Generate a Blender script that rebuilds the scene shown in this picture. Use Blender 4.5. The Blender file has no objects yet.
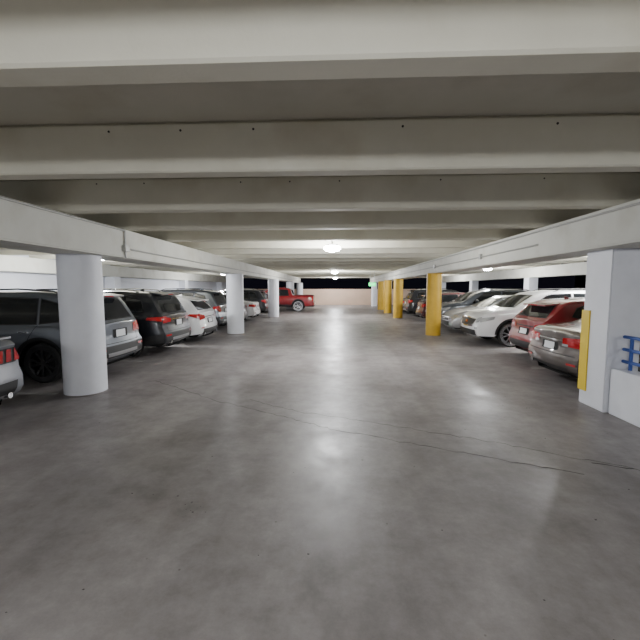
import bpy, bmesh, math, random
from mathutils import Vector, Matrix
from mathutils.bvhtree import BVHTree
random.seed(4)
S = bpy.context.scene
COL = S.collection

# ------------------------------------------------------------ materials
def new_mat(name, col=(0.5,0.5,0.5), rough=0.5, metal=0.0, coat=0.0, emit=None, es=0.0, spec=0.5):
    m = bpy.data.materials.new(name); m.use_nodes = True
    b = m.node_tree.nodes['Principled BSDF']
    b.inputs['Base Color'].default_value = (*col,1)
    b.inputs['Roughness'].default_value = rough
    b.inputs['Metallic'].default_value = metal
    b.inputs['Coat Weight'].default_value = coat
    b.inputs['Coat Roughness'].default_value = 0.06
    b.inputs['Specular IOR Level'].default_value = spec
    if emit:
        b.inputs['Emission Color'].default_value = (*emit,1)
        b.inputs['Emission Strength'].default_value = es
    return m

def concrete(name, c1, c2, rough=0.8, scale=1.2, bump=0.1, stain=None, sc=(0.78,0.75,0.71)):
    m = new_mat(name, c1, rough); nt = m.node_tree; N = nt.nodes; L = nt.links
    b = N['Principled BSDF']
    tc = N.new('ShaderNodeTexCoord')
    n1 = N.new('ShaderNodeTexNoise'); n1.inputs['Scale'].default_value = scale; n1.inputs['Detail'].default_value = 8; n1.inputs['Roughness'].default_value=0.65
    r = N.new('ShaderNodeValToRGB'); r.color_ramp.elements[0].position=0.32; r.color_ramp.elements[1].position=0.7
    r.color_ramp.elements[0].color=(*c2,1); r.color_ramp.elements[1].color=(*c1,1)
    L.new(tc.outputs['Object'], n1.inputs['Vector']); L.new(n1.outputs['Fac'], r.inputs['Fac'])
    out = r.outputs['Color']
    if stain:
        n2 = N.new('ShaderNodeTexNoise'); n2.inputs['Scale'].default_value=stain; n2.inputs['Detail'].default_value=6
        r2 = N.new('ShaderNodeValToRGB'); r2.color_ramp.elements[0].position=0.52; r2.color_ramp.elements[1].position=0.76
        r2.color_ramp.elements[0].color=(1,1,1,1); r2.color_ramp.elements[1].color=(*sc,1)
        mx = N.new('ShaderNodeMix'); mx.data_type='RGBA'; mx.blend_type='MULTIPLY'; mx.inputs[0].default_value=1
        L.new(tc.outputs['Object'], n2.inputs['Vector']); L.new(n2.outputs['Fac'], r2.inputs['Fac'])
        L.new(out, mx.inputs[6]); L.new(r2.outputs['Color'], mx.inputs[7]); out = mx.outputs[2]
    L.new(out, b.inputs['Base Color'])
    n3 = N.new('ShaderNodeTexNoise'); n3.inputs['Scale'].default_value=60; n3.inputs['Detail'].default_value=4
    bp = N.new('ShaderNodeBump'); bp.inputs['Strength'].default_value=bump; bp.inputs['Distance'].default_value=0.01
    L.new(tc.outputs['Object'], n3.inputs['Vector']); L.new(n3.outputs['Fac'], bp.inputs['Height']); L.new(bp.outputs['Normal'], b.inputs['Normal'])
    return m

def floor_material():
    m = concrete('floor_concrete',(0.345,0.325,0.325),(0.225,0.208,0.208),0.4,0.5,0.05,stain=0.9,sc=(0.58,0.55,0.53))
    nt=m.node_tree; N=nt.nodes; L=nt.links; b=N['Principled BSDF']
    tc=[n for n in N if n.bl_idname=='ShaderNodeTexCoord'][0]
    v=N.new('ShaderNodeTexVoronoi'); v.inputs['Scale'].default_value=3.6
    r=N.new('ShaderNodeValToRGB'); r.color_ramp.elements[0].position=0.015; r.color_ramp.elements[1].position=0.035
    r.color_ramp.elements[0].color=(0.5,0.47,0.45,1); r.color_ramp.elements[1].color=(1,1,1,1)
    n=N.new('ShaderNodeTexNoise'); n.inputs['Scale'].default_value=4; n.inputs['Detail'].default_value=12; n.inputs['Roughness'].default_value=0.8
    r3=N.new('ShaderNodeValToRGB'); r3.color_ramp.elements[0].position=0.32; r3.color_ramp.elements[1].position=0.65
    r3.color_ramp.elements[0].color=(0.74,0.73,0.72,1); r3.color_ramp.elements[1].color=(1.08,1.08,1.08,1)
    src=b.inputs['Base Color'].links[0].from_socket
    m1=N.new('ShaderNodeMix'); m1.data_type='RGBA'; m1.blend_type='MULTIPLY'; m1.inputs[0].default_value=1
    m2=N.new('ShaderNodeMix'); m2.data_type='RGBA'; m2.blend_type='MULTIPLY'; m2.inputs[0].default_value=1
    L.new(tc.outputs['Object'],v.inputs['Vector']); L.new(tc.outputs['Object'],n.inputs['Vector'])
    L.new(v.outputs['Distance'],r.inputs['Fac']); L.new(n.outputs['Fac'],r3.inputs['Fac'])
    L.new(src,m1.inputs[6]); L.new(r.outputs['Color'],m1.inputs[7])
    L.new(m1.outputs[2],m2.inputs[6]); L.new(r3.outputs['Color'],m2.inputs[7])
    # tyre-worn lanes running along the aisle (stretched noise)
    mp=N.new('ShaderNodeMapping'); mp.inputs['Scale'].default_value=(1.1,0.10,1)
    nl=N.new('ShaderNodeTexNoise'); nl.inputs['Scale'].default_value=1.6; nl.inputs['Detail'].default_value=5
    rl=N.new('ShaderNodeValToRGB'); rl.color_ramp.elements[0].position=0.38; rl.color_ramp.elements[1].position=0.62
    rl.color_ramp.elements[0].color=(0.84,0.83,0.83,1); rl.color_ramp.elements[1].color=(1.05,1.05,1.05,1)
    m3=N.new('ShaderNodeMix'); m3.data_type='RGBA'; m3.blend_type='MULTIPLY'; m3.inputs[0].default_value=1
    L.new(tc.outputs['Object'],mp.inputs['Vector']); L.new(mp.outputs[0],nl.inputs['Vector']); L.new(nl.outputs['Fac'],rl.inputs['Fac'])
    L.new(m2.outputs[2],m3.inputs[6]); L.new(rl.outputs['Color'],m3.inputs[7]); L.new(m3.outputs[2],b.inputs['Base Color'])
    n4=N.new('ShaderNodeTexNoise'); n4.inputs['Scale'].default_value=2.2; n4.inputs['Detail'].default_value=8; n4.inputs['Roughness'].default_value=0.7
    mr=N.new('ShaderNodeMapRange'); mr.inputs[1].default_value=0.3; mr.inputs[2].default_value=0.7; mr.inputs[3].default_value=0.33; mr.inputs[4].default_value=0.52
    L.new(tc.outputs['Object'],n4.inputs['Vector']); L.new(n4.outputs['Fac'],mr.inputs[0]); L.new(mr.outputs[0],b.inputs['Roughness'])
    b.inputs['Specular IOR Level'].default_value=0.40
    return m

M_floor = floor_material()
M_beam = concrete('painted_beam_concrete',(0.69,0.67,0.565),(0.61,0.59,0.49),0.75,1.0,0.12,stain=1.4,sc=(0.84,0.81,0.76))
M_deck = concrete('deck_concrete',(0.56,0.54,0.455),(0.48,0.46,0.385),0.85,0.8,0.15,stain=1.1)
M_gird = concrete('painted_girder_concrete',(0.74,0.74,0.68),(0.66,0.66,0.60),0.7,1.3,0.1,stain=1.8,sc=(0.86,0.84,0.80))
M_white = concrete('white_column_paint',(0.82,0.84,0.90),(0.76,0.78,0.84),0.5,2.0,0.06,stain=2.2,sc=(0.9,0.9,0.9))
M_yellow = concrete('yellow_column_paint',(0.66,0.41,0.03),(0.56,0.34,0.025),0.5,2.5,0.05)
M_wallp = concrete('wall_paint',(0.74,0.76,0.82),(0.66,0.68,0.74),0.7,1.0,0.08)
M_beige = concrete('beige_wall_paint',(0.66,0.48,0.37),(0.56,0.41,0.32),0.7,0.8,0.08)
M_dark = new_mat('crack_dark',(0.05,0.045,0.042),0.9)
M_metal = new_mat('conduit_grey',(0.45,0.45,0.43),0.45,0.4)
M_yel2 = new_mat('safety_yellow',(0.80,0.58,0.03),0.45)
M_blue = new_mat('blue_rail_paint',(0.03,0.09,0.38),0.4)
M_line = concrete('stall_line_paint',(0.50,0.50,0.48),(0.27,0.26,0.26),0.6,9.0,0.05)
M_lamp = new_mat('lamp_lens',(1,1,1),0.4,emit=(0.95,0.97,1.0),es=110)
M_green = new_mat('exit_green',(0.02,0.4,0.1),0.5,emit=(0.02,1.0,0.25),es=3)
M_win = new_mat('lit_window',(0.8,0.5,0.3),0.5,emit=(1.0,0.6,0.35),es=1.2)
M_bld = new_mat('building_dark',(0.03,0.025,0.03),0.9)
# car shared
C_glass = new_mat('car_glass',(0.012,0.014,0.016),0.05,spec=0.8)
C_black = new_mat('black_trim',(0.02,0.02,0.021),0.5)
C_seam = new_mat('panel_gap',(0.006,0.006,0.006),0.8)
C_red = new_mat('tail_lens',(0.42,0.008,0.012),0.12,coat=1.0)
C_clear = new_mat('head_lens',(0.62,0.64,0.66),0.1,metal=0.5,coat=1)
C_chrome = new_mat('chrome',(0.75,0.75,0.76),0.12,metal=1)
C_plate = new_mat('licence_plate',(0.70,0.72,0.74),0.4)
C_tire = new_mat('tyre_rubber',(0.018,0.018,0.018),0.75)
C_rim = new_mat('alloy_rim',(0.50,0.51,0.53),0.25,metal=0.9)
C_rimd = new_mat('dark_alloy_rim',(0.10,0.10,0.105),0.3,metal=0.8)
C_under = new_mat('underbody',(0.012,0.012,0.012),0.9)
def paint(name,c,metal=0.0,rough=0.3):
    return new_mat('paint_'+name,c,rough,metal,coat=1.0)

# ------------------------------------------------------------ helpers
def obj_from_bm(bm,name,mats,parent=None,smooth=None):
    me=bpy.data.meshes.new(name); bm.to_mesh(me); bm.free()
    for m in mats: me.materials.append(m)
    if smooth is not None:
        for p in me.polygons: p.use_smooth=True
        me.set_sharp_from_angle(angle=math.radians(smooth))
    o=bpy.data.objects.new(name,me); COL.objects.link(o)
    if parent: o.parent=parent
    return o
def add_box(bm,x0,x1,y0,y1,z0,z1,mi=0):
    vs=[bm.verts.new((x,y,z)) for x in (x0,x1) for y in (y0,y1) for z in (z0,z1)]
    for f in ((0,1,3,2),(4,6,7,5),(0,4,5,1),(2,3,7,6),(0,2,6,4),(1,5,7,3)):
        fc=bm.faces.new([vs[i] for i in f]); fc.material_index=mi
def box(name,x0,x1,y0,y1,z0,z1,mat,bevel=0,parent=None):
    bm=bmesh.new(); add_box(bm,x0,x1,y0,y1,z0,z1)
    bmesh.ops.recalc_face_normals(bm,faces=bm.faces)
    if bevel: bmesh.ops.bevel(bm,geom=bm.edges[:],offset=bevel,segments=2,affect='EDGES')
    return obj_from_bm(bm,name,[mat],parent)
def tube(bm,p0,p1,r,seg=8,mi=0):
    p0=Vector(p0);p1=Vector(p1);d=(p1-p0)
    q=d.to_track_quat('Z','Y').to_matrix()
    ra=[];rb=[]
    for i in range(seg):
        a=2*math.pi*i/seg; v=q@Vector((math.cos(a)*r,math.sin(a)*r,0))
        ra.append(bm.verts.new(p0+v)); rb.append(bm.verts.new(p1+v))
    for i in range(seg):
        j=(i+1)%seg; f=bm.faces.new((ra[i],ra[j],rb[j],rb[i])); f.material_index=mi
    f=bm.faces.new(ra[::-1]); f.material_index=mi
    f=bm.faces.new(rb); f.material_index=mi
def empty(name,loc=(0,0,0),rot=0):
    e=bpy.data.objects.new(name,None); e.location=loc; e.rotation_euler=(0,0,rot); COL.objects.link(e); e.empty_display_size=0.3
    return e

# ------------------------------------------------------------ building
Y0,Y1=-7.0,38.0
XL,XR=-10.6,10.0
BB,DK=2.70,3.10     # beam soffit / deck soffit
GB=2.22             # girder soffit
box('floor',XL-0.3,XR+0.3,Y0-0.3,Y1+0.3,-0.25,0,M_floor)
box('ceiling',XL-0.3,XR+0.3,Y0-0.3,Y1+0.3,DK,DK+0.2,M_deck)
box('wall_left',XL-0.25,XL,Y0,Y1,0,DK,M_wallp)
box('wall_back',XL,XR,Y0-0.25,Y0,0,DK,M_wallp)
box('wall_far',XL,XR,Y1,Y1+0.25,0,1.60,M_beige)
box('wall_right',XR,XR+0.25,Y0,Y1,0,1.1,M_wallp)

# tapered tee stems spanning across
bm=bmesh.new()
y=1.72-1.55*5
ys=[]
while y<Y1-0.5:
    ys.append(y)
    xa,xb=XL,XR
    prof=[(-0.03,DK),(-0.06,DK-0.03),(0.0,BB+0.015),(0.015,BB),(0.165,BB),(0.18,BB+0.015),(0.24,DK-0.03),(0.27,DK)]
    a=[bm.verts.new((xa,y+p[0],p[1])) for p in prof]; b=[bm.verts.new((xb,y+p[0],p[1])) for p in prof]
    for i in range(len(prof)-1): bm.faces.new((a[i],b[i],b[i+1],a[i+1]))
    bm.faces.new(a); bm.faces.new(b[::-1])
    y+=1.55
bmesh.ops.recalc_face_normals(bm,faces=bm.faces)
obj_from_bm(bm,'ceiling_beams',[M_beam])
# girders
GLx=(-4.36,-3.62); GRx=(3.38,4.12)
box('girder',GLx[0],GLx[1],Y0,Y1-0.01,GB,BB,M_gird,0.02)
box('girder',GRx[0],GRx[1],Y0,Y1-0.01,GB,BB,M_gird,0.02)
box('girder',XL,XL+0.5,Y0,Y1,GB,BB,M_gird,0.02)
box('girder',XR-0.45,XR,Y0,Y1,GB,BB,M_gird,0.02)
# hanger holes on beam faces
bm=bmesh.new()
for yy in ys:
    if yy<1 or yy>12: continue
    x=-3.3+random.uniform(0,0.3)
    while x<3.3:
        tube(bm,(x,yy-0.055,DK-0.075),(x,yy+0.03,DK-0.075),0.010,8); x+=random.choice((0.62,1.24,1.24))
obj_from_bm(bm,'beam_anchor_bolts',[M_dark])

# round columns
def round_col(x,y,r,mat,base=None):
    bm=bmesh.new(); tube(bm,(0,0,0),(0,0,GB),r,48)
    tube(bm,(0,0,0),(0,0,0.02),r+0.012,48,1)
    o=obj_from_bm(bm,'round_column',[mat,M_floor],smooth=40); o.location=(x,y,0)
for i,x in enumerate((-4.10,-3.76,-3.66,-3.66,-3.66)):
    round_col(x,5.84+7.9*i,0.31,M_white)
for yy,mt in ((13.5,M_yellow),(21.2,M_yellow),(25.4,M_yellow),(29.2,M_yellow),(34.6,M_white)):
    round_col(3.48,yy,0.26,mt)
# square column at right with yellow guard
sc=empty('square_column',(0,0,0))
box('shaft',3.645,4.08,5.14,5.66,0,GB,M_white,0.012,sc)
box('corner_guard',3.63,3.655,5.50,5.672,0.20,1.38,M_yel2,0.003,sc)
for yy in (11.5,19.3,27.1,34.9):
    box('square_column',XR-0.45,XR+0.0,yy-0.25,yy+0.25,0,GB,M_white,0.012)
for yy in (9,17,25,33):
    box('square_column',XL,XL+0.45,yy-0.25,yy+0.25,0,GB,M_white,0.012)
# low wall + blue railing
box('low_wall',3.70,3.94,-1.0,5.13,0,0.62,M_white,0.012)
bm=bmesh.new()
for z in (0.72,0.88,1.05): tube(bm,(3.86,-0.9,z),(3.86,5.13,z),0.022,10)
for yy in (-0.8,1.2,3.1,5.0): tube(bm,(3.86,yy,0.62),(3.86,yy,1.07),0.022,10)
obj_from_bm(bm,'blue_railing',[M_blue],smooth=40)
# conduits
bm=bmesh.new()
tube(bm,(-3.60,Y0,BB-0.03),(-3.60,6.3,BB-0.03),0.016)
tube(bm,(-3.60,6.3,BB-0.03),(-3.60,6.3,GB-0.01),0.016)
tube(bm,(-3.60,6.3,GB+0.15),(-3.60,Y1-1,GB+0.15),0.014)
add_box(bm,-3.62,-3.56,6.24,6.36,GB+0.1,GB+0.2)
obj_from_bm(bm,'electrical_conduit',[M_metal],smooth=40)
bm=bmesh.new()
tube(bm,(3.362,Y0,BB-0.06),(3.362,Y1-1,BB-0.06),0.014)
tube(bm,(3.362,6.5,GB+0.2),(3.362,Y1-1,GB+0.2),0.014)
for yy in (8.9,13.0): add_box(bm,3.33,3.38,yy,yy+0.1,GB+0.15,GB+0.27)
obj_from_bm(bm,'electrical_conduit',[M_metal],smooth=40)

# floor cracks
def crack(pts,w):
    bm=bmesh.new(); P=[]
    for (a,b) in zip(pts[:-1],pts[1:]):
        n=14
        for i in range(n):
            t=i/n; P.append((a[0]+(b[0]-a[0])*t+random.uniform(-.02,.02),a[1]+(b[1]-a[1])*t+random.uniform(-.025,.025)))
    P.append(pts[-1]); prev=None
    for p in P:
        ww=w*random.uniform(0.4,1.1)
        c=(bm.verts.new((p[0],p[1]-ww,0.0015)),bm.verts.new((p[0],p[1]+ww,0.0015)))
        if prev: bm.faces.new((prev[0],c[0],c[1],prev[1]))
        prev=c
    obj_from_bm(bm,'floor_crack',[M_dark])
crack([(-3.3,6.6),(-1.77,5.42),(-0.6,4.75),(-0.08,4.4),(1.15,3.85),(2.27,3.38)],0.007)
crack([(-1.3,5.5),(-0.5,5.0),(0.75,4.5),(1.77,4.06),(2.83,3.5)],0.006)
crack([(2.5,3.6),(3.6,3.2)],0.012)
# debris
bm=bmesh.new()
for i in range(60):
    x=random.uniform(-3,3);yy=random.uniform(1.6,7); s=random.uniform(0.003,0.009)
    if i<10: x=random.gauss(-1.15,0.12); yy=random.gauss(2.75,0.15)
    a=random.uniform(0,6)
    vs=[bm.verts.new((x+math.cos(a+k*1.57)*s*(1+0.6*(k%2)),yy+math.sin(a+k*1.57)*s,0.004)) for k in range(4)]
    bm.faces.new(vs)
obj_from_bm(bm,'floor_debris',[M_dark])
# stall lines
bm=bmesh.new()
for yy in [5.7,8.4,10.85,13.2,16.05,18.45,21.0,24.2,26.75]:
    add_box(bm,-9.6,-4.5,yy-0.04,yy+0.04,0.0,0.002)
for yy in [5.92,8.02,10.4,13.1,15.9,18.5,21.2,24.05,26.5]:
    add_box(bm,4.15,9.2,yy-0.04,yy+0.04,0.0,0.002)
obj_from_bm(bm,'parking_stall_lines',[M_line])

# ------------------------------------------------------------ lights
def ceiling_light(x,y,power,z=2.60):
    e=empty('ceiling_light',(x,y,0))
    bm=bmesh.new()
    tube(bm,(0,0,z+0.11),(0,0,DK),0.02,8)
    tube(bm,(0,0,z+0.07),(0,0,z+0.11),0.14,24)
    obj_from_bm(bm,'housing',[M_metal],e,40)
    bm=bmesh.new()
    bmesh.ops.create_uvsphere(bm,u_segments=24,v_segments=10,radius=0.20)
    for v in bm.verts: v.co.z=v.co.z*0.40+z+0.02
    obj_from_bm(bm,'lens',[M_lamp],e,40)
    l=bpy.data.lights.new('lamp','POINT'); l.energy=power; l.shadow_soft_size=0.10; l.color=(0.97,0.98,1.0)
    lo=bpy.data.objects.new('lamp',l); lo.location=(0,0,z-0.17); lo.parent=e; COL.objects.link(lo)
for y,p in ((-2.0,330),(8.8,270),(22.0,620),(35.0,480)): ceiling_light(-0.1,y,p)
for y,p in ((0.0,90),(11.3,520),(24.0,430)): ceiling_light(-7.3,y,p)
for y,p in ((0.6,50),(10.9,430),(18.5,430),(29.0,400)): ceiling_light(7.3,y,p)

# exit sign
e=empty('exit_sign',(2.15,22.6,0))
box('panel',-0.2,0.2,-0.03,0.03,1.82,2.02,M_green,0.005,e)
bm=bmesh.new(); tube(bm,(-0.12,0,2.0),(-0.12,0,DK),0.01); tube(bm,(0.12,0,2.0),(0.12,0,DK),0.01)
obj_from_bm(bm,'rods',[M_metal],e)

# distant night buildings outside right/far
def building(x,y,w,d,h):
    bm=bmesh.new(); add_box(bm,-w/2,w/2,-d/2,d/2,-8,h,0)
    for k in range(int(w/3)):
        for j in range(int((h+6)/3)):
            if random.random()<0.35:
                xx=-w/2+1+k*3; zz=-6+j*3
                add_box(bm,xx,xx+1.0,-d/2-0.05,-d/2+0.05,zz,zz+1.1,1)
    for k in range(int(d/3)):
        for j in range(int((h+6)/3)):
            if random.random()<0.35:
                yy=-d/2+1+k*3; zz=-6+j*3
                add_box(bm,-w/2-0.05,-w/2+0.05,yy,yy+1.0,zz,zz+1.1,1)
    o=obj_from_bm(bm,'distant_building',[M_bld,M_win]); o.location=(x,y,0)
building(68,70,22,16,14); building(80,100,24,20,22); building(64,40,14,16,8)

# ------------------------------------------------------------ cars
def interp(pts,x):
    if x<=pts[0][0]: return pts[0][1]
    for a,b in zip(pts[:-1],pts[1:]):
        if x<=b[0]:
            return a[1]+(b[1]-a[1])*(x-a[0])/(b[0]-a[0])
    return pts[-1][1]
def sm(pts,x,r=0.07):
    return sum(interp(pts,x+d*r)*w for d,w in ((-1,.15),(-.5,.2),(0,.3),(.5,.2),(1,.15)))

SPECS={
'suv':dict(L=4.6,W=1.86,wr=0.36,ax=(0.92,3.68),sill=0.30,tum=0.27,
  zr=[(0,1.0),(0.06,1.08),(0.30,1.48),(0.42,1.575),(1.2,1.63),(2.3,1.62),(2.75,1.56),(3.0,1.47),(3.62,1.10),(4.2,1.02),(4.48,0.93),(4.6,0.82)],
  zs=[(0,0.95),(0.5,1.03),(1.5,1.02),(3.0,0.98),(3.6,0.99),(4.2,0.92),(4.48,0.82),(4.6,0.7)],
  rs=[(0.25,0.05),(0.4,0.0),(0.62,0.01),(0.68,0.07),(1.0,0.08),(1.6,0.10)],
  win=[([(0.50,1.12),(0.95,1.07)],[(0.60,1.40),(0.98,1.50)]),
       ([(1.02,1.065),(1.88,1.05)],[(1.05,1.50),(1.90,1.53)]),
       ([(1.97,1.05),(2.95,1.04),(3.20,1.05)],[(1.99,1.53),(2.62,1.50),(3.02,1.22)])],
  doors=(0.98,1.93,3.12),rw=(1.10,1.47,0.62,0.52),ws=(1.14,1.49,0.72,0.58),roofr=True,clad=True),
'hatch':dict(L=4.35,W=1.80,wr=0.33,ax=(0.80,3.42),sill=0.24,tum=0.34,
  zr=[(0,0.93),(0.08,1.02),(0.42,1.33),(0.65,1.41),(1.3,1.46),(2.1,1.46),(2.5,1.41),(2.75,1.33),(3.4,0.99),(4.0,0.88),(4.25,0.78),(4.35,0.66)],
  zs=[(0,0.88),(0.5,0.97),(1.5,0.93),(2.8,0.89),(3.4,0.88),(4.0,0.79),(4.25,0.68),(4.35,0.56)],
  rs=[(0.22,0.06),(0.36,0.0),(0.55,0.01),(0.62,0.06),(1.0,0.08),(1.5,0.10)],
  win=[([(0.62,1.08),(0.92,1.01)],[(0.75,1.25),(0.98,1.33)]),
       ([(0.97,0.99),(1.72,0.965)],[(1.02,1.34),(1.74,1.38)]),
       ([(1.81,0.96),(2.7,0.93),(3.0,0.93)],[(1.83,1.38),(2.42,1.33),(2.82,1.08)])],
  doors=(0.95,1.77,2.92),rw=(1.04,1.31,0.60,0.50),ws=(1.02,1.34,0.70,0.55),roofr=False,clad=False),
'sedan':dict(L=4.85,W=1.80,wr=0.325,ax=(0.98,3.86),sill=0.24,tum=0.42,
  zr=[(0,0.90),(0.06,0.96),(0.60,1.00),(0.85,1.04),(1.45,1.34),(1.75,1.405),(2.3,1.425),(2.75,1.40),(3.0,1.32),(3.72,0.98),(4.4,0.86),(4.72,0.76),(4.85,0.62)],
  zs=[(0,0.84),(0.6,0.92),(1.2,0.93),(3.0,0.88),(3.7,0.89),(4.4,0.77),(4.72,0.66),(4.85,0.52)],
  rs=[(0.22,0.06),(0.36,0.0),(0.55,0.0),(0.6,0.05),(0.9,0.06),(1.5,0.06)],
  win=[([(1.22,1.02),(1.42,0.985)],[(1.42,1.16),(1.48,1.22)]),
       ([(1.48,0.985),(2.22,0.965)],[(1.58,1.28),(2.24,1.34)]),
       ([(2.31,0.96),(3.05,0.93),(3.35,0.93)],[(2.33,1.34),(2.78,1.30),(3.15,1.07)])],
  doors=(1.40,2.265,3.25),rw=(1.08,1.32,0.62,0.50),ws=(1.01,1.33,0.70,0.54),roofr=False,clad=False),
'coupe':dict(L=4.75,W=1.88,wr=0.345,ax=(0.98,3.72),sill=0.22,tum=0.50,
  zr=[(0,0.93),(0.05,1.0),(0.45,1.03),(0.75,1.06),(1.5,1.29),(1.95,1.36),(2.4,1.36),(2.7,1.28),(3.35,1.0),(4.2,0.88),(4.6,0.78),(4.75,0.62)],
  zs=[(0,0.86),(0.6,0.95),(1.2,0.92),(3.0,0.90),(3.4,0.90),(4.2,0.78),(4.6,0.66),(4.75,0.52)],
  rs=[(0.22,0.07),(0.36,0.0),(0.5,0.0),(0.56,0.05),(0.88,0.06),(0.95,0.0),(1.2,0.0)],
  win=[([(1.25,1.01),(1.6,0.97)],[(1.45,1.14),(1.66,1.22)]),
       ([(1.68,0.965),(2.7,0.94),(3.0,0.94)],[(1.74,1.24),(2.4,1.25),(2.8,1.06)])],
  doors=(1.62,2.95),rw=(1.09,1.27,0.58,0.48),ws=(1.03,1.28,0.70,0.54),roofr=False,clad=False),
# crew-cab pickup: bed then cab
'pickup':dict(L=5.4,W=1.90,wr=0.39,ax=(1.15,4.45),sill=0.38,tum=0.25,
  zr=[(0,1.12),(0.05,1.16),(1.55,1.16),(1.60,1.20),(1.72,1.60),(1.85,1.68),(2.4,1.73),(3.1,1.72),(3.4,1.64),(3.95,1.24),(4.7,1.15),(5.2,1.10),(5.4,0.98)],
  zs=[(0,1.08),(1.5,1.10),(3.0,1.08),(3.9,1.10),(4.7,1.02),(5.2,0.96),(5.4,0.85)],
  rs=[(0.25,0.03),(0.4,0.0),(0.62,0.0),(0.66,0.06),(1.6,0.06)],
  win=[([(1.85,1.15),(2.55,1.14)],[(1.93,1.56),(2.57,1.60)]),
       ([(2.64,1.14),(3.45,1.13),(3.62,1.13)],[(2.66,1.60),(3.22,1.57),(3.50,1.30)])],
  doors=(1.75,2.6,3.55),rw=(1.26,1.56,0.58,0.52),ws=(1.28,1.61,0.72,0.60),roofr=False,clad=True),
}
def build_wheel(parent,loc,side,r,rim):
    bm=bmesh.new(); seg=36
    prof=[(r*0.62,-0.10,0),(r*0.90,-0.105,0),(r*0.985,-0.08,0),(r,-0.03,0),(r,0.03,0),(r*0.985,0.08,0),(r*0.90,0.105,0),(r*0.68,0.10,1),(r*0.66,0.085,1),(r*0.62,0.06,1),(r*0.60,-0.02,1)]
    rings=[]
    for (rr,yy,mi) in prof:
        rings.append([bm.verts.new((math.cos(2*math.pi*i/seg)*rr,yy,math.sin(2*math.pi*i/seg)*rr)) for i in range(seg)])
    for k in range(len(prof)-1):
        for i in range(seg):
            j=(i+1)%seg; f=bm.faces.new((rings[k][i],rings[k][j],rings[k+1][j],rings[k+1][i])); f.material_index=prof[k+1][2]
    f=bm.faces.new(rings[-1]); f.material_index=2
    f=bm.faces.new(rings[0]); f.material_index=2
    tube(bm,(0,0.0,0),(0,0.075,0),r*0.16,16,1)
    for k in range(5):
        for da in (-0.13,0.13):
            a=2*math.pi*k/5+da; c,s=math.cos(a),math.sin(a)
            a2=2*math.pi*k/5+da*1.9; c2,s2=math.cos(a2),math.sin(a2)
            w0,w1=r*0.05,r*0.065; r0,r1=r*0.12,r*0.65
            pts=[]
            for (rr,w,cc,ss,yo) in ((r0,w0,c,s,0.07),(r1,w1,c2,s2,0.085)):
                for sg in (-1,1):
                    for yy in (yo-0.03,yo):
                        pts.append(bm.verts.new((cc*rr-ss*w*sg,yy,ss*rr+cc*w*sg)))
            for q in ((0,1,3,2),(4,6,7,5),(1,5,7,3),(0,2,6,4),(0,4,5,1),(2,3,7,6)):
                f=bm.faces.new([pts[i] for i in q]); f.material_index=1
    if side<0: bmesh.ops.rotate(bm,verts=bm.verts,cent=(0,0,0),matrix=Matrix.Rotation(math.pi,3,'Z'))
    bmesh.ops.recalc_face_normals(bm,faces=bm.faces)
    o=obj_from_bm(bm,'wheel',[C_tire,rim,C_under],parent,35); o.location=loc

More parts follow.
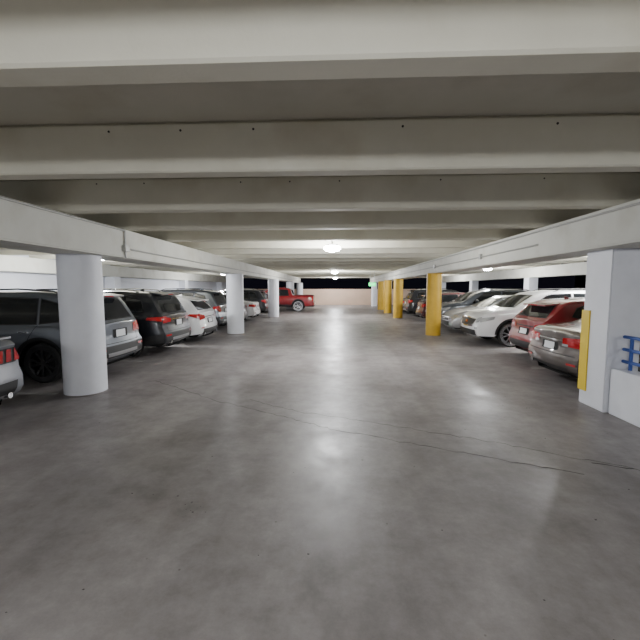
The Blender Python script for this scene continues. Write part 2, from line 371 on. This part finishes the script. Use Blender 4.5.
def build_car(name,kind,pt,loc,rot,style='',rim=None,scale=1.0,rimm=None):
    sp=SPECS[kind]; L,W=sp['L'],sp['W']; hw=W/2; wr=sp['wr']; ar=wr+0.055
    e=empty(name,loc,rot); e.scale=(scale,)*3
    xs=set([0,0.02,0.05,0.09,0.14,L,L-0.02,L-0.05,L-0.09,L-0.14])
    x=0.2
    while x<L-0.17: xs.add(round(x,3)); x+=0.075
    for a in sp['ax']:
        for k in range(0,17):
            xs.add(round(a-ar*math.cos(math.pi*k/16),4))
    xs=sorted(xs)
    xs=[v for i,v in enumerate(xs) if i==0 or v-xs[i-1]>0.006]
    fl=sp['sill']-0.06
    def width(x):
        w=hw
        if x<0.45: w*=1-0.13*(1-x/0.45)**2.6
        if x>L-0.75: w*=1-0.20*((x-L+0.75)/0.75)**2.4
        return w
    def sect(x):
        w=width(x); zr=sm(sp['zr'],x); zs=min(sm(sp['zs'],x),zr-0.03)
        zb=sp['sill']
        if x<0.5: zb+=0.06*(1-x/0.5)
        for a in sp['ax']:
            if abs(x-a)<ar: zb=max(zb,wr+math.sqrt(max(0,ar*ar-(x-a)**2)))
        zb=min(zb,zs-0.06)
        g=zr-zs; gw=w*0.935
        def tm(t): return gw-sp['tum']*g*t
        lr=lambda t: zb+(zs-zb)*t
        ext=0.0
        for a in sp['ax']:
            d=abs(x-a)/ (ar*1.5)
            if d<1: ext=max(ext,0.018*(1-d*d))
        return [(0,fl),(w-0.30,fl),(w-0.30,max(zb,fl+0.001)),(w*0.975+ext,zb),(w*0.992+ext,lr(.14)),(w+ext*.6,lr(.4)),(w*0.992,lr(.62)),(w*0.99,lr(.78)),(w*0.972,lr(.93)),
                (gw,zs+0.004),(tm(.35),zs+g*.35),(tm(.65),zs+g*.65),(tm(.88)-.004,zs+g*.88),(tm(1)-.045,zs+g*0.97),(tm(1)-.13,zr),(tm(1)*.5,zr+.012),(0,zr+.018)]
    rsh=sp['rs']; fsh=[(0.2,0.10),(0.34,0.02),(0.5,0.0),(0.62,0.01),(0.75,0.06),(1.0,0.12),(1.6,0.12)]
    def shift(x,y,z):
        dx=0
        if x<0.6: dx+=interp(rsh,z)*(1-x/0.6)
        if x>L-0.6: dx-=interp(fsh,z)*(1-(L-x)/0.6)
        return (x+dx,y,z)
    bm=bmesh.new(); rows=[]
    for x in xs:
        s=sect(x)
        lft=[bm.verts.new(shift(x,y,z)) for (y,z) in s]
        rgt=[lft[0]]+[bm.verts.new(shift(x,-y,z)) for (y,z) in s[1:-1]]+[lft[-1]]
        rows.append((lft,rgt))
    n=len(rows[0][0])
    for (a,b) in zip(rows[:-1],rows[1:]):
        for sd in (0,1):
            for i in range(n-1):
                try: f=bm.faces.new((a[sd][i],b[sd][i],b[sd][i+1],a[sd][i+1]))
                except ValueError: continue
                f.material_index = 1 if i<3 else 0
    fr=[-1,-.85,-.6,-.3,0,.3,.6,.85,1]
    for idx,sg in ((0,-1),(-1,1)):
        x=xs[idx]; s=sect(x); grid=[]
        for i in range(2,n):
            yy,zz=s[i]; row=[]
            for k,fv in enumerate(fr):
                if fv==-1 and i>2: row.append(rows[idx][1][i])
                elif fv==1 and i>2: row.append(rows[idx][0][i])
                else:
                    y2=yy if i>2 else s[3][0]; z2=zz if i>2 else s[3][1]-0.08
                    p=shift(x,y2*fv,z2)
                    row.append(bm.verts.new((p[0]+sg*0.07*(1-fv*fv)-(0 if i>2 else sg*.08),p[1],p[2])))
            grid.append(row)
        for r0,r1 in zip(grid[:-1],grid[1:]):
            for k in range(len(fr)-1):
                vs=[]
                for v in (r0[k],r0[k+1],r1[k+1],r1[k]):
                    if v not in vs: vs.append(v)
                if len(vs)>2:
                    try: bm.faces.new(vs).material_index=0
                    except ValueError: pass
    bmesh.ops.remove_doubles(bm,verts=bm.verts,dist=0.0008)
    bmesh.ops.recalc_face_normals(bm,faces=bm.faces)
    bvh=BVHTree.FromBMesh(bm)
    def patch(axis,bot,top,mi,off=0.006,nu=14,nv=6):
        def poly(p,t):
            t*= (len(p)-1); k=min(int(t),len(p)-2); t-=k
            return (p[k][0]+(p[k+1][0]-p[k][0])*t, p[k][1]+(p[k+1][1]-p[k][1])*t)
        g=[]
        for j in range(nv+1):
            r=[]
            for i in range(nu+1):
                b=poly(bot,i/nu); t=poly(top,i/nu); v=j/nv
                u0=b[0]+(t[0]-b[0])*v; z0=b[1]+(t[1]-b[1])*v
                if axis=='R': o=Vector((-3,u0,z0)); d=Vector((1,0,0))
                elif axis=='F': o=Vector((L+3,u0,z0)); d=Vector((-1,0,0))
                elif axis=='+': o=Vector((u0,3,z0)); d=Vector((0,-1,0))
                else: o=Vector((u0,-3,z0)); d=Vector((0,1,0))
                h=bvh.ray_cast(o,d)
                if h[0] is None: r.append(None)
                else:
                    nn=h[1] if h[1].dot(d)<0 else -h[1]
                    r.append(bm.verts.new(h[0]+nn*off*0.5-d*off*0.5))
            g.append(r)
        for j in range(nv):
            for i in range(nu):
                q=(g[j][i],g[j][i+1],g[j+1][i+1],g[j+1][i])
                if all(q):
                    f=bm.faces.new(q if axis in('R','+') else q[::-1]); f.material_index=mi
    def side(bot,top,mi,**k):
        for a in '+-': patch(a,bot,top,mi,**k)
    def srect(x0,x1,z0,z1,mi,**k): side([(x0,z0),(x1,z0)],[(x0,z1),(x1,z1)],mi,**k)
    def rrect(ax,y0,y1,z0,z1,mi,**k): patch(ax,[(y0,z0),(y1,z0)],[(y0,z1),(y1,z1)],mi,**k)
    def sym(ax,bot,top,mi,**k):
        patch(ax,bot,top,mi,**k); patch(ax,[(-a,b) for a,b in bot],[(-a,b) for a,b in top],mi,**k)
    GL,BK,SM,RD,CL,CR,PL=2,3,4,5,6,7,8
    for b,t in sp['win']:
        cb=[(x,z-0.018) for x,z in b]; ct=[(x,z+0.018) for x,z in t]
        cb[0]=(cb[0][0]-.018,cb[0][1]); cb[-1]=(cb[-1][0]+.018,cb[-1][1]); ct[0]=(ct[0][0]-.018,ct[0][1]); ct[-1]=(ct[-1][0]+.018,ct[-1][1])
        side(cb,ct,BK,off=0.004); side(b,t,GL,off=0.008)
    z0,z1,a,b_=sp['rw']
    patch('R',[(-a-.03,z0-.02),(0,z0-.02),(a+.03,z0-.02)],[(-b_-.03,z1+.02),(0,z1+.025),(b_+.03,z1+.02)],BK,off=0.004,nv=10)
    patch('R',[(-a,z0),(0,z0-.005),(a,z0)],[(-b_,z1),(0,z1+.01),(b_,z1)],GL,off=0.009,nv=10)
    z0,z1,a,b_=sp['ws']
    patch('F',[(-a,z0),(0,z0-.02),(a,z0)],[(-b_,z1),(0,z1+.01),(b_,z1)],GL,off=0.008,nv=12)
    for k,dx in enumerate(sp['doors']):
        zt=sm(sp['zs'],dx)+0.02
        zb0=sp['sill']+0.08
        x0=dx
        bx=dx+ (0.18 if (k==0 and kind not in('coupe','pickup')) else 0)
        if abs(bx-sp['ax'][0])>ar+.02:
            side([(bx-.005,zb0),(bx+.005,zb0)],[(x0-.005,zt),(x0+.005,zt)],SM,off=0.004,nu=1,nv=14)
        else:
            side([(sp['ax'][0]+ar+.03,zb0),(sp['ax'][0]+ar+.04,zb0)],[(x0-.005,zt),(x0+.005,zt)],SM,off=0.004,nu=1,nv=14)
    srect(sp['ax'][0]+ar+.03,sp['ax'][1]-ar-.03,sp['sill']+0.075,sp['sill']+0.085,SM,off=0.004,nv=1)
    for dx in sp['doors'][1:]:
        zt=sm(sp['zs'],dx)-0.10
        xh=dx-(0.80 if kind!='coupe' else 1.15)
        for sg in (1,-1):
            h=bvh.ray_cast(Vector((xh+0.08,3*sg,zt)),Vector((0,-sg,0)))
            if h[0] is not None:
                hy=h[0].y
                add_box(bm,xh,xh+0.17,min(hy-0.01*sg,hy+0.022*sg),max(hy-0.01*sg,hy+0.022*sg),zt,zt+0.026,CR if kind in('suv',) else 0)
    if sp['clad']:
        srect(sp['ax'][0]+ar+.01,sp['ax'][1]-ar-.01,sp['sill']+0.002,sp['sill']+0.12,BK,off=0.008,nu=20,nv=2)
        for a in sp['ax']:
            n_=20
            inn=[(a-(ar+.002)*math.cos(math.pi*k/n_),wr+(ar+.002)*math.sin(math.pi*k/n_)) for k in range(n_+1)]
            out=[(a-(ar+.06)*math.cos(math.pi*k/n_),wr+(ar+.06)*math.sin(math.pi*k/n_)) for k in range(n_+1)]
            side(inn,out,BK,off=0.010,nu=n_*2,nv=2)
    mx=sp['win'][-1][0][-1][0]-0.16; mz=sp['win'][-1][0][-1][1]+0.09
    for sg in (1,-1):
        r=bmesh.ops.create_uvsphere(bm,u_segments=14,v_segments=8,radius=1.0)
        for v in r['verts']:
            v.co=Vector((mx+v.co.x*0.075+0.02, sg*(hw+0.07)+v.co.y*0.115, mz+v.co.z*0.075))
        add_box(bm,mx-0.01,mx+0.06,sg*(hw+0.02) if sg>0 else -(hw+0.02),sg*(hw-0.10),mz-0.07,mz-0.03,3)
    # ---- rear
    w0=width(0.0)
    if kind=='pickup':
        sym('R',[(0.72,0.74),(w0*0.98,0.74)],[(0.72,1.08),(w0*0.96,1.08)],RD,off=0.012)
        side([(0.04,0.76),(0.16,0.76)],[(0.06,1.07),(0.16,1.07)],RD,off=0.012)
        sym('R',[(0.69,0.66),(0.70,0.66)],[(0.69,1.12),(0.70,1.12)],SM,off=0.006,nu=1)
        rrect('R',-0.7,0.7,0.655,0.665,SM,off=0.006,nv=1)
        rrect('R',-w0*.95,w0*.95,0.46,0.63,CR,off=0.010)
        rrect('R',-0.155,0.155,0.48,0.60,PL,off=0.018,nu=4,nv=2)
        rrect('R',-0.12,0.12,0.98,1.02,BK,off=0.010,nv=1)
        add_box(bm,0.10,1.52,-0.74,0.74,1.172,1.192,BK)
    elif kind=='suv':
        if style=='dark':
            sym('R',[(0.44,0.86),(w0*0.97,0.84)],[(0.44,0.94),(w0*0.93,1.00)],RD,off=0.012)
            side([(0.03,0.88),(0.42,0.93)],[(0.06,1.0),(0.40,0.985)],RD,off=0.012)
            rrect('R',-0.42,0.42,0.90,0.935,CR,off=0.012)
        elif style=='gray':
            sym('R',[(0.50,0.80),(w0*0.97,0.80)],[(0.50,0.97),(w0*0.93,1.00)],RD,off=0.012)
            side([(0.03,0.84),(0.26,0.92)],[(0.06,1.0),(0.26,0.985)],RD,off=0.012)
        else:
            sym('R',[(0.58,0.78),(w0*0.97,0.78)],[(0.62,1.00),(w0*0.93,1.02)],RD,off=0.012)
            side([(0.03,0.82),(0.24,0.90)],[(0.06,1.0),(0.26,0.985)],RD,off=0.012)
        rrect('R',-0.24,0.24,0.735,0.90,SM,off=0.006)
        rrect('R',-0.155,0.155,0.75,0.885,PL,off=0.014,nu=4,nv=2)
        patch('R',[(-w0*.95,0.37),(w0*.95,0.37)],[(-w0*.97,0.60),(w0*.97,0.60)],BK,off=0.008,nv=8)
        rrect('R',-0.5,0.5,0.40,0.47,9,off=0.014)
        sym('R',[(0.55,0.52),(0.78,0.52)],[(0.55,0.56),(0.78,0.56)],RD,off=0.016)
        side([(0.03,0.37),(sp['ax'][0]-ar-.03,0.34)],[(0.03,0.60),(sp['ax'][0]-ar-.0,0.50)],BK,off=0.008)
        sym('R',[(0.60,0.64),(0.61,0.64)],[(0.66,0.98),(0.67,0.98)],SM,off=0.005,nu=1,nv=10)
        rrect('R',-0.60,0.60,0.635,0.645,SM,off=0.006,nv=1)
    else:
        if kind=='coupe':
            rrect('R',-w0*.92,w0*.92,0.70,0.90,BK,off=0.008)
            for k in range(3):
                a0=0.42+k*0.145
                sym('R',[(a0,0.72),(a0+.09,0.72)],[(a0+.02,0.885),(a0+.11,0.885)],RD,off=0.018,nu=3)
            patch('R',[(-w0*.8,0.30),(w0*.8,0.30)],[(-w0*.86,0.46),(w0*.86,0.46)],BK,off=0.01)
            rrect('R',-0.155,0.155,0.48,0.60,PL,off=0.014,nu=4,nv=2)
        elif kind=='sedan':
            sym('R',[(0.36,0.70),(w0*0.97,0.70)],[(0.36,0.84),(w0*0.95,0.865)],RD,off=0.012)
            side([(0.03,0.72),(0.28,0.76)],[(0.06,0.85),(0.24,0.86)],RD,off=0.012)
            rrect('R',-0.36,0.36,0.775,0.80,CR,off=0.014,nv=1)
            sym('R',[(0.36,0.70),(0.50,0.70)],[(0.36,0.74),(0.50,0.74)],CL,off=0.016,nu=3)
            rrect('R',-0.24,0.24,0.60,0.745,SM,off=0.006)
            rrect('R',-0.155,0.155,0.61,0.735,PL,off=0.014,nu=4,nv=2)
            sym('R',[(0.55,0.40),(0.75,0.40)],[(0.55,0.435),(0.75,0.435)],RD,off=0.014)
            rrect('R',-w0*.9,w0*.9,0.548,0.56,SM,off=0.006,nv=1)
            rrect('R',-w0*.7,w0*.7,0.29,0.34,BK,off=0.01,nv=2)
        else:
            sym('R',[(0.40,0.76),(w0*0.97,0.72)],[(0.44,0.86),(w0*0.95,0.92)],RD,off=0.012)
            side([(0.03,0.76),(0.36,0.86)],[(0.06,0.90),(0.34,0.91)],RD,off=0.012)
            rrect('R',-0.40,0.40,0.80,0.825,BK,off=0.012,nv=1)
            rrect('R',-0.24,0.24,0.60,0.76,SM,off=0.006)
            rrect('R',-0.155,0.155,0.62,0.745,PL,off=0.014,nu=4,nv=2)
            patch('R',[(-w0*.9,0.29),(w0*.9,0.29)],[(-w0*.8,0.45),(w0*.8,0.45)],BK,off=0.01)
            sym('R',[(0.60,0.47),(0.78,0.47)],[(0.60,0.50),(0.78,0.50)],RD,off=0.014)
    for sg in ((1,-1) if kind in('coupe','hatch') else (1,)):
        tube(bm,(-0.04,sg*0.55,sp['sill']+0.06),(0.25,sg*0.55,sp['sill']+0.06),0.038,14,CR)
    # ---- front
    w1=width(L)
    if kind in('suv','pickup'):
        patch('F',[(-0.48,0.56),(0,0.54),(0.48,0.56)],[(-0.56,0.80),(0,0.84),(0.56,0.80)],CR,off=0.008,nv=6)
        patch('F',[(-0.44,0.58),(0,0.565),(0.44,0.58)],[(-0.52,0.78),(0,0.815),(0.52,0.78)],BK,off=0.014,nv=6)
        rrect('F',-0.09,0.09,0.66,0.73,RD if style=='badge' else CR,off=0.02,nv=2)
        patch('F',[(-w1*.9,0.31),(w1*.9,0.31)],[(-w1*.85,0.47),(w1*.85,0.47)],BK,off=0.010)
        sym('F',[(0.60,0.68),(w1*.98,0.70)],[(0.60,0.80),(w1*.97,0.86)],CL,off=0.012)
        side([(L-0.42,0.80),(L-0.08,0.70)],[(L-0.46,0.88),(L-0.10,0.82)],CL,off=0.012)
        sym('F',[(0.60,0.50),(0.74,0.50)],[(0.60,0.56),(0.74,0.56)],CL,off=0.014)
    else:
        patch('F',[(-0.42,0.30),(0.42,0.30)],[(-0.50,0.46),(0.50,0.46)],BK,off=0.010)
        patch('F',[(-0.44,0.50),(0.44,0.50)],[(-0.40,0.60),(0.40,0.60)],BK,off=0.010)
        sym('F',[(0.46,0.54),(w1*.99,0.58)],[(0.46,0.62),(w1*.97,0.68)],CL,off=0.012)
        side([(L-0.45,0.66),(L-0.08,0.57)],[(L-0.52,0.73),(L-0.10,0.67)],CL,off=0.012)
        rrect('F',-0.06,0.06,0.53,0.58,CR,off=0.016,nv=1)
    # roof parts
    if sp['roofr']:
        for sg in (1,-1):
            yb=hw*0.935-sp['tum']*0.60-0.075
            zz=[sm(sp['zr'],x) for x in (0.75,1.3,1.9,2.45)]
            pts=[(0.72,sg*yb,zz[0]-0.01),(0.85,sg*yb,zz[0]+0.045),(1.5,sg*yb,zz[1]+0.05),(2.2,sg*yb,zz[2]+0.04),(2.45,sg*yb,zz[3]-0.02)]
            for p,q in zip(pts[:-1],pts[1:]): tube(bm,p,q,0.014,8,BK if style!='dark' else CR)
    if kind in('suv','hatch'):
        zz=sm(sp['zr'],0.45); yb=hw*0.6
        vs=[(0.50,-yb,zz+.02),(0.50,yb,zz+.02),(0.20,yb*.92,zz-.02),(0.20,-yb*.92,zz-.02)]
        top=[bm.verts.new(v) for v in vs]; bot=[bm.verts.new((v[0],v[1],v[2]-0.03)) for v in vs]
        bm.faces.new(top); bm.faces.new(bot[::-1])
        for i in range(4):
            j=(i+1)%4; bm.faces.new((top[i],bot[i],bot[j],top[j]))
        add_box(bm,0.195,0.20,-0.14,0.14,zz-.045,zz-.028,RD)
        tube(bm,(-0.0+0.06,0.0,sp['rw'][0]-0.01),(0.10,0.28,sp['rw'][0]+0.02),0.009,6,BK)
    if kind=='coupe':
        add_box(bm,-0.0,0.14,-0.66,0.66,1.03,1.055,0)
        tube(bm,(0.05,-0.5,0.98),(0.05,-0.5,1.04),0.015,6,0); tube(bm,(0.05,0.5,0.98),(0.05,0.5,1.04),0.015,6,0)
    xf={'suv':0.95,'hatch':0.95,'sedan':1.9,'pickup':2.3,'coupe':1.9}[kind]
    zf=sm(sp['zr'],xf)
    if kind!='coupe':
        vs=[bm.verts.new(p) for p in ((xf-.05,-.02,zf),(xf-.05,.02,zf),(xf+.12,0,zf+.01),(xf-.04,0,zf+.075))]
        for q in ((0,1,3),(1,2,3),(2,0,3)): bm.faces.new([vs[i] for i in q])
    obj_from_bm(bm,'body',[pt,C_under,C_glass,C_black,C_seam,C_red,C_clear,C_chrome,C_plate,C_metalgrey],e,32)
    for a in sp['ax']:
        for sg in (1,-1):
            build_wheel(e,(a,sg*(hw-0.125),wr),sg,wr,rimm or C_rim)
    return e

C_metalgrey=new_mat('skid_plate',(0.3,0.3,0.31),0.4,metal=0.7)
P_gray=paint('gunmetal',(0.14,0.155,0.18),0.4); P_dark=paint('charcoal',(0.018,0.020,0.026),0.3)
P_gray2=paint('mid_grey',(0.09,0.10,0.115),0.5)
P_white=paint('white',(0.78,0.79,0.80)); P_silver=paint('silver',(0.36,0.37,0.40),0.5)
P_lsilver=paint('light_silver',(0.42,0.43,0.46),0.5)
P_red=paint('red',(0.22,0.004,0.009)); P_bronze=paint('bronze_grey',(0.085,0.07,0.064),0.5)
P_mar=paint('maroon',(0.07,0.004,0.008),0.2); P_black=paint('black',(0.012,0.012,0.014))
PI=math.pi
def left(name,kind,p,yc,R,**k): build_car(name,kind,p,(-R,yc,0),PI,**k)
def right_rear(name,kind,p,yc,R,**k): build_car(name,kind,p,(R,yc,0),0,**k)
def right_front(name,kind,p,yc,R,**k): build_car(name,kind,p,(R+SPECS[kind]['L'],yc,0),PI,**k)

left('sports_coupe','coupe',P_silver,4.12,4.36)
left('suv','suv',P_gray,7.22,4.30,style='gray',rimm=C_rimd)
left('suv','suv',P_dark,9.65,4.15,style='dark')
left('hatchback_car','hatch',P_white,11.9,4.10)
left('suv','suv',P_gray2,14.9,4.45)
left('hatchback_car','hatch',P_black,17.2,4.3)
left('sedan_car','sedan',P_white,19.7,4.2)
left('suv','suv',P_dark,22.9,4.2)
left('hatchback_car','hatch',P_silver,25.3,4.3)
left('pickup_truck','pickup',P_red,28.2,1.65)
left('sedan_car','sedan',P_white,31.8,4.3)

right_rear('sedan_car','sedan',P_bronze,6.95,3.93)
right_rear('hatchback_car','hatch',P_red,9.1,4.50)
right_front('suv','suv',P_white,11.75,4.1,style='badge')
right_front('sedan_car','sedan',P_lsilver,14.6,4.25)
right_front('suv','suv',P_gray2,17.3,4.5)
right_rear('hatchback_car','hatch',P_mar,19.6,4.3)
right_rear('suv','suv',P_dark,22.9,4.2)
right_rear('sedan_car','sedan',P_black,25.2,4.3)
right_front('hatchback_car','hatch',P_silver,27.7,4.3)

# ------------------------------------------------------------ world & camera
w=bpy.data.worlds.new('night'); S.world=w; w.use_nodes=True
w.node_tree.nodes['Background'].inputs[0].default_value=(0.004,0.004,0.007,1); w.node_tree.nodes['Background'].inputs[1].default_value=1
cam=bpy.data.cameras.new('camera'); co=bpy.data.objects.new('camera',cam); COL.objects.link(co)
cam.sensor_width=36; cam.lens=373/640*36; cam.clip_start=0.05; cam.clip_end=400
co.location=(0,0,1.7)
co.rotation_euler=(math.radians(90-4.9),0,math.radians(2.5))
S.camera=co
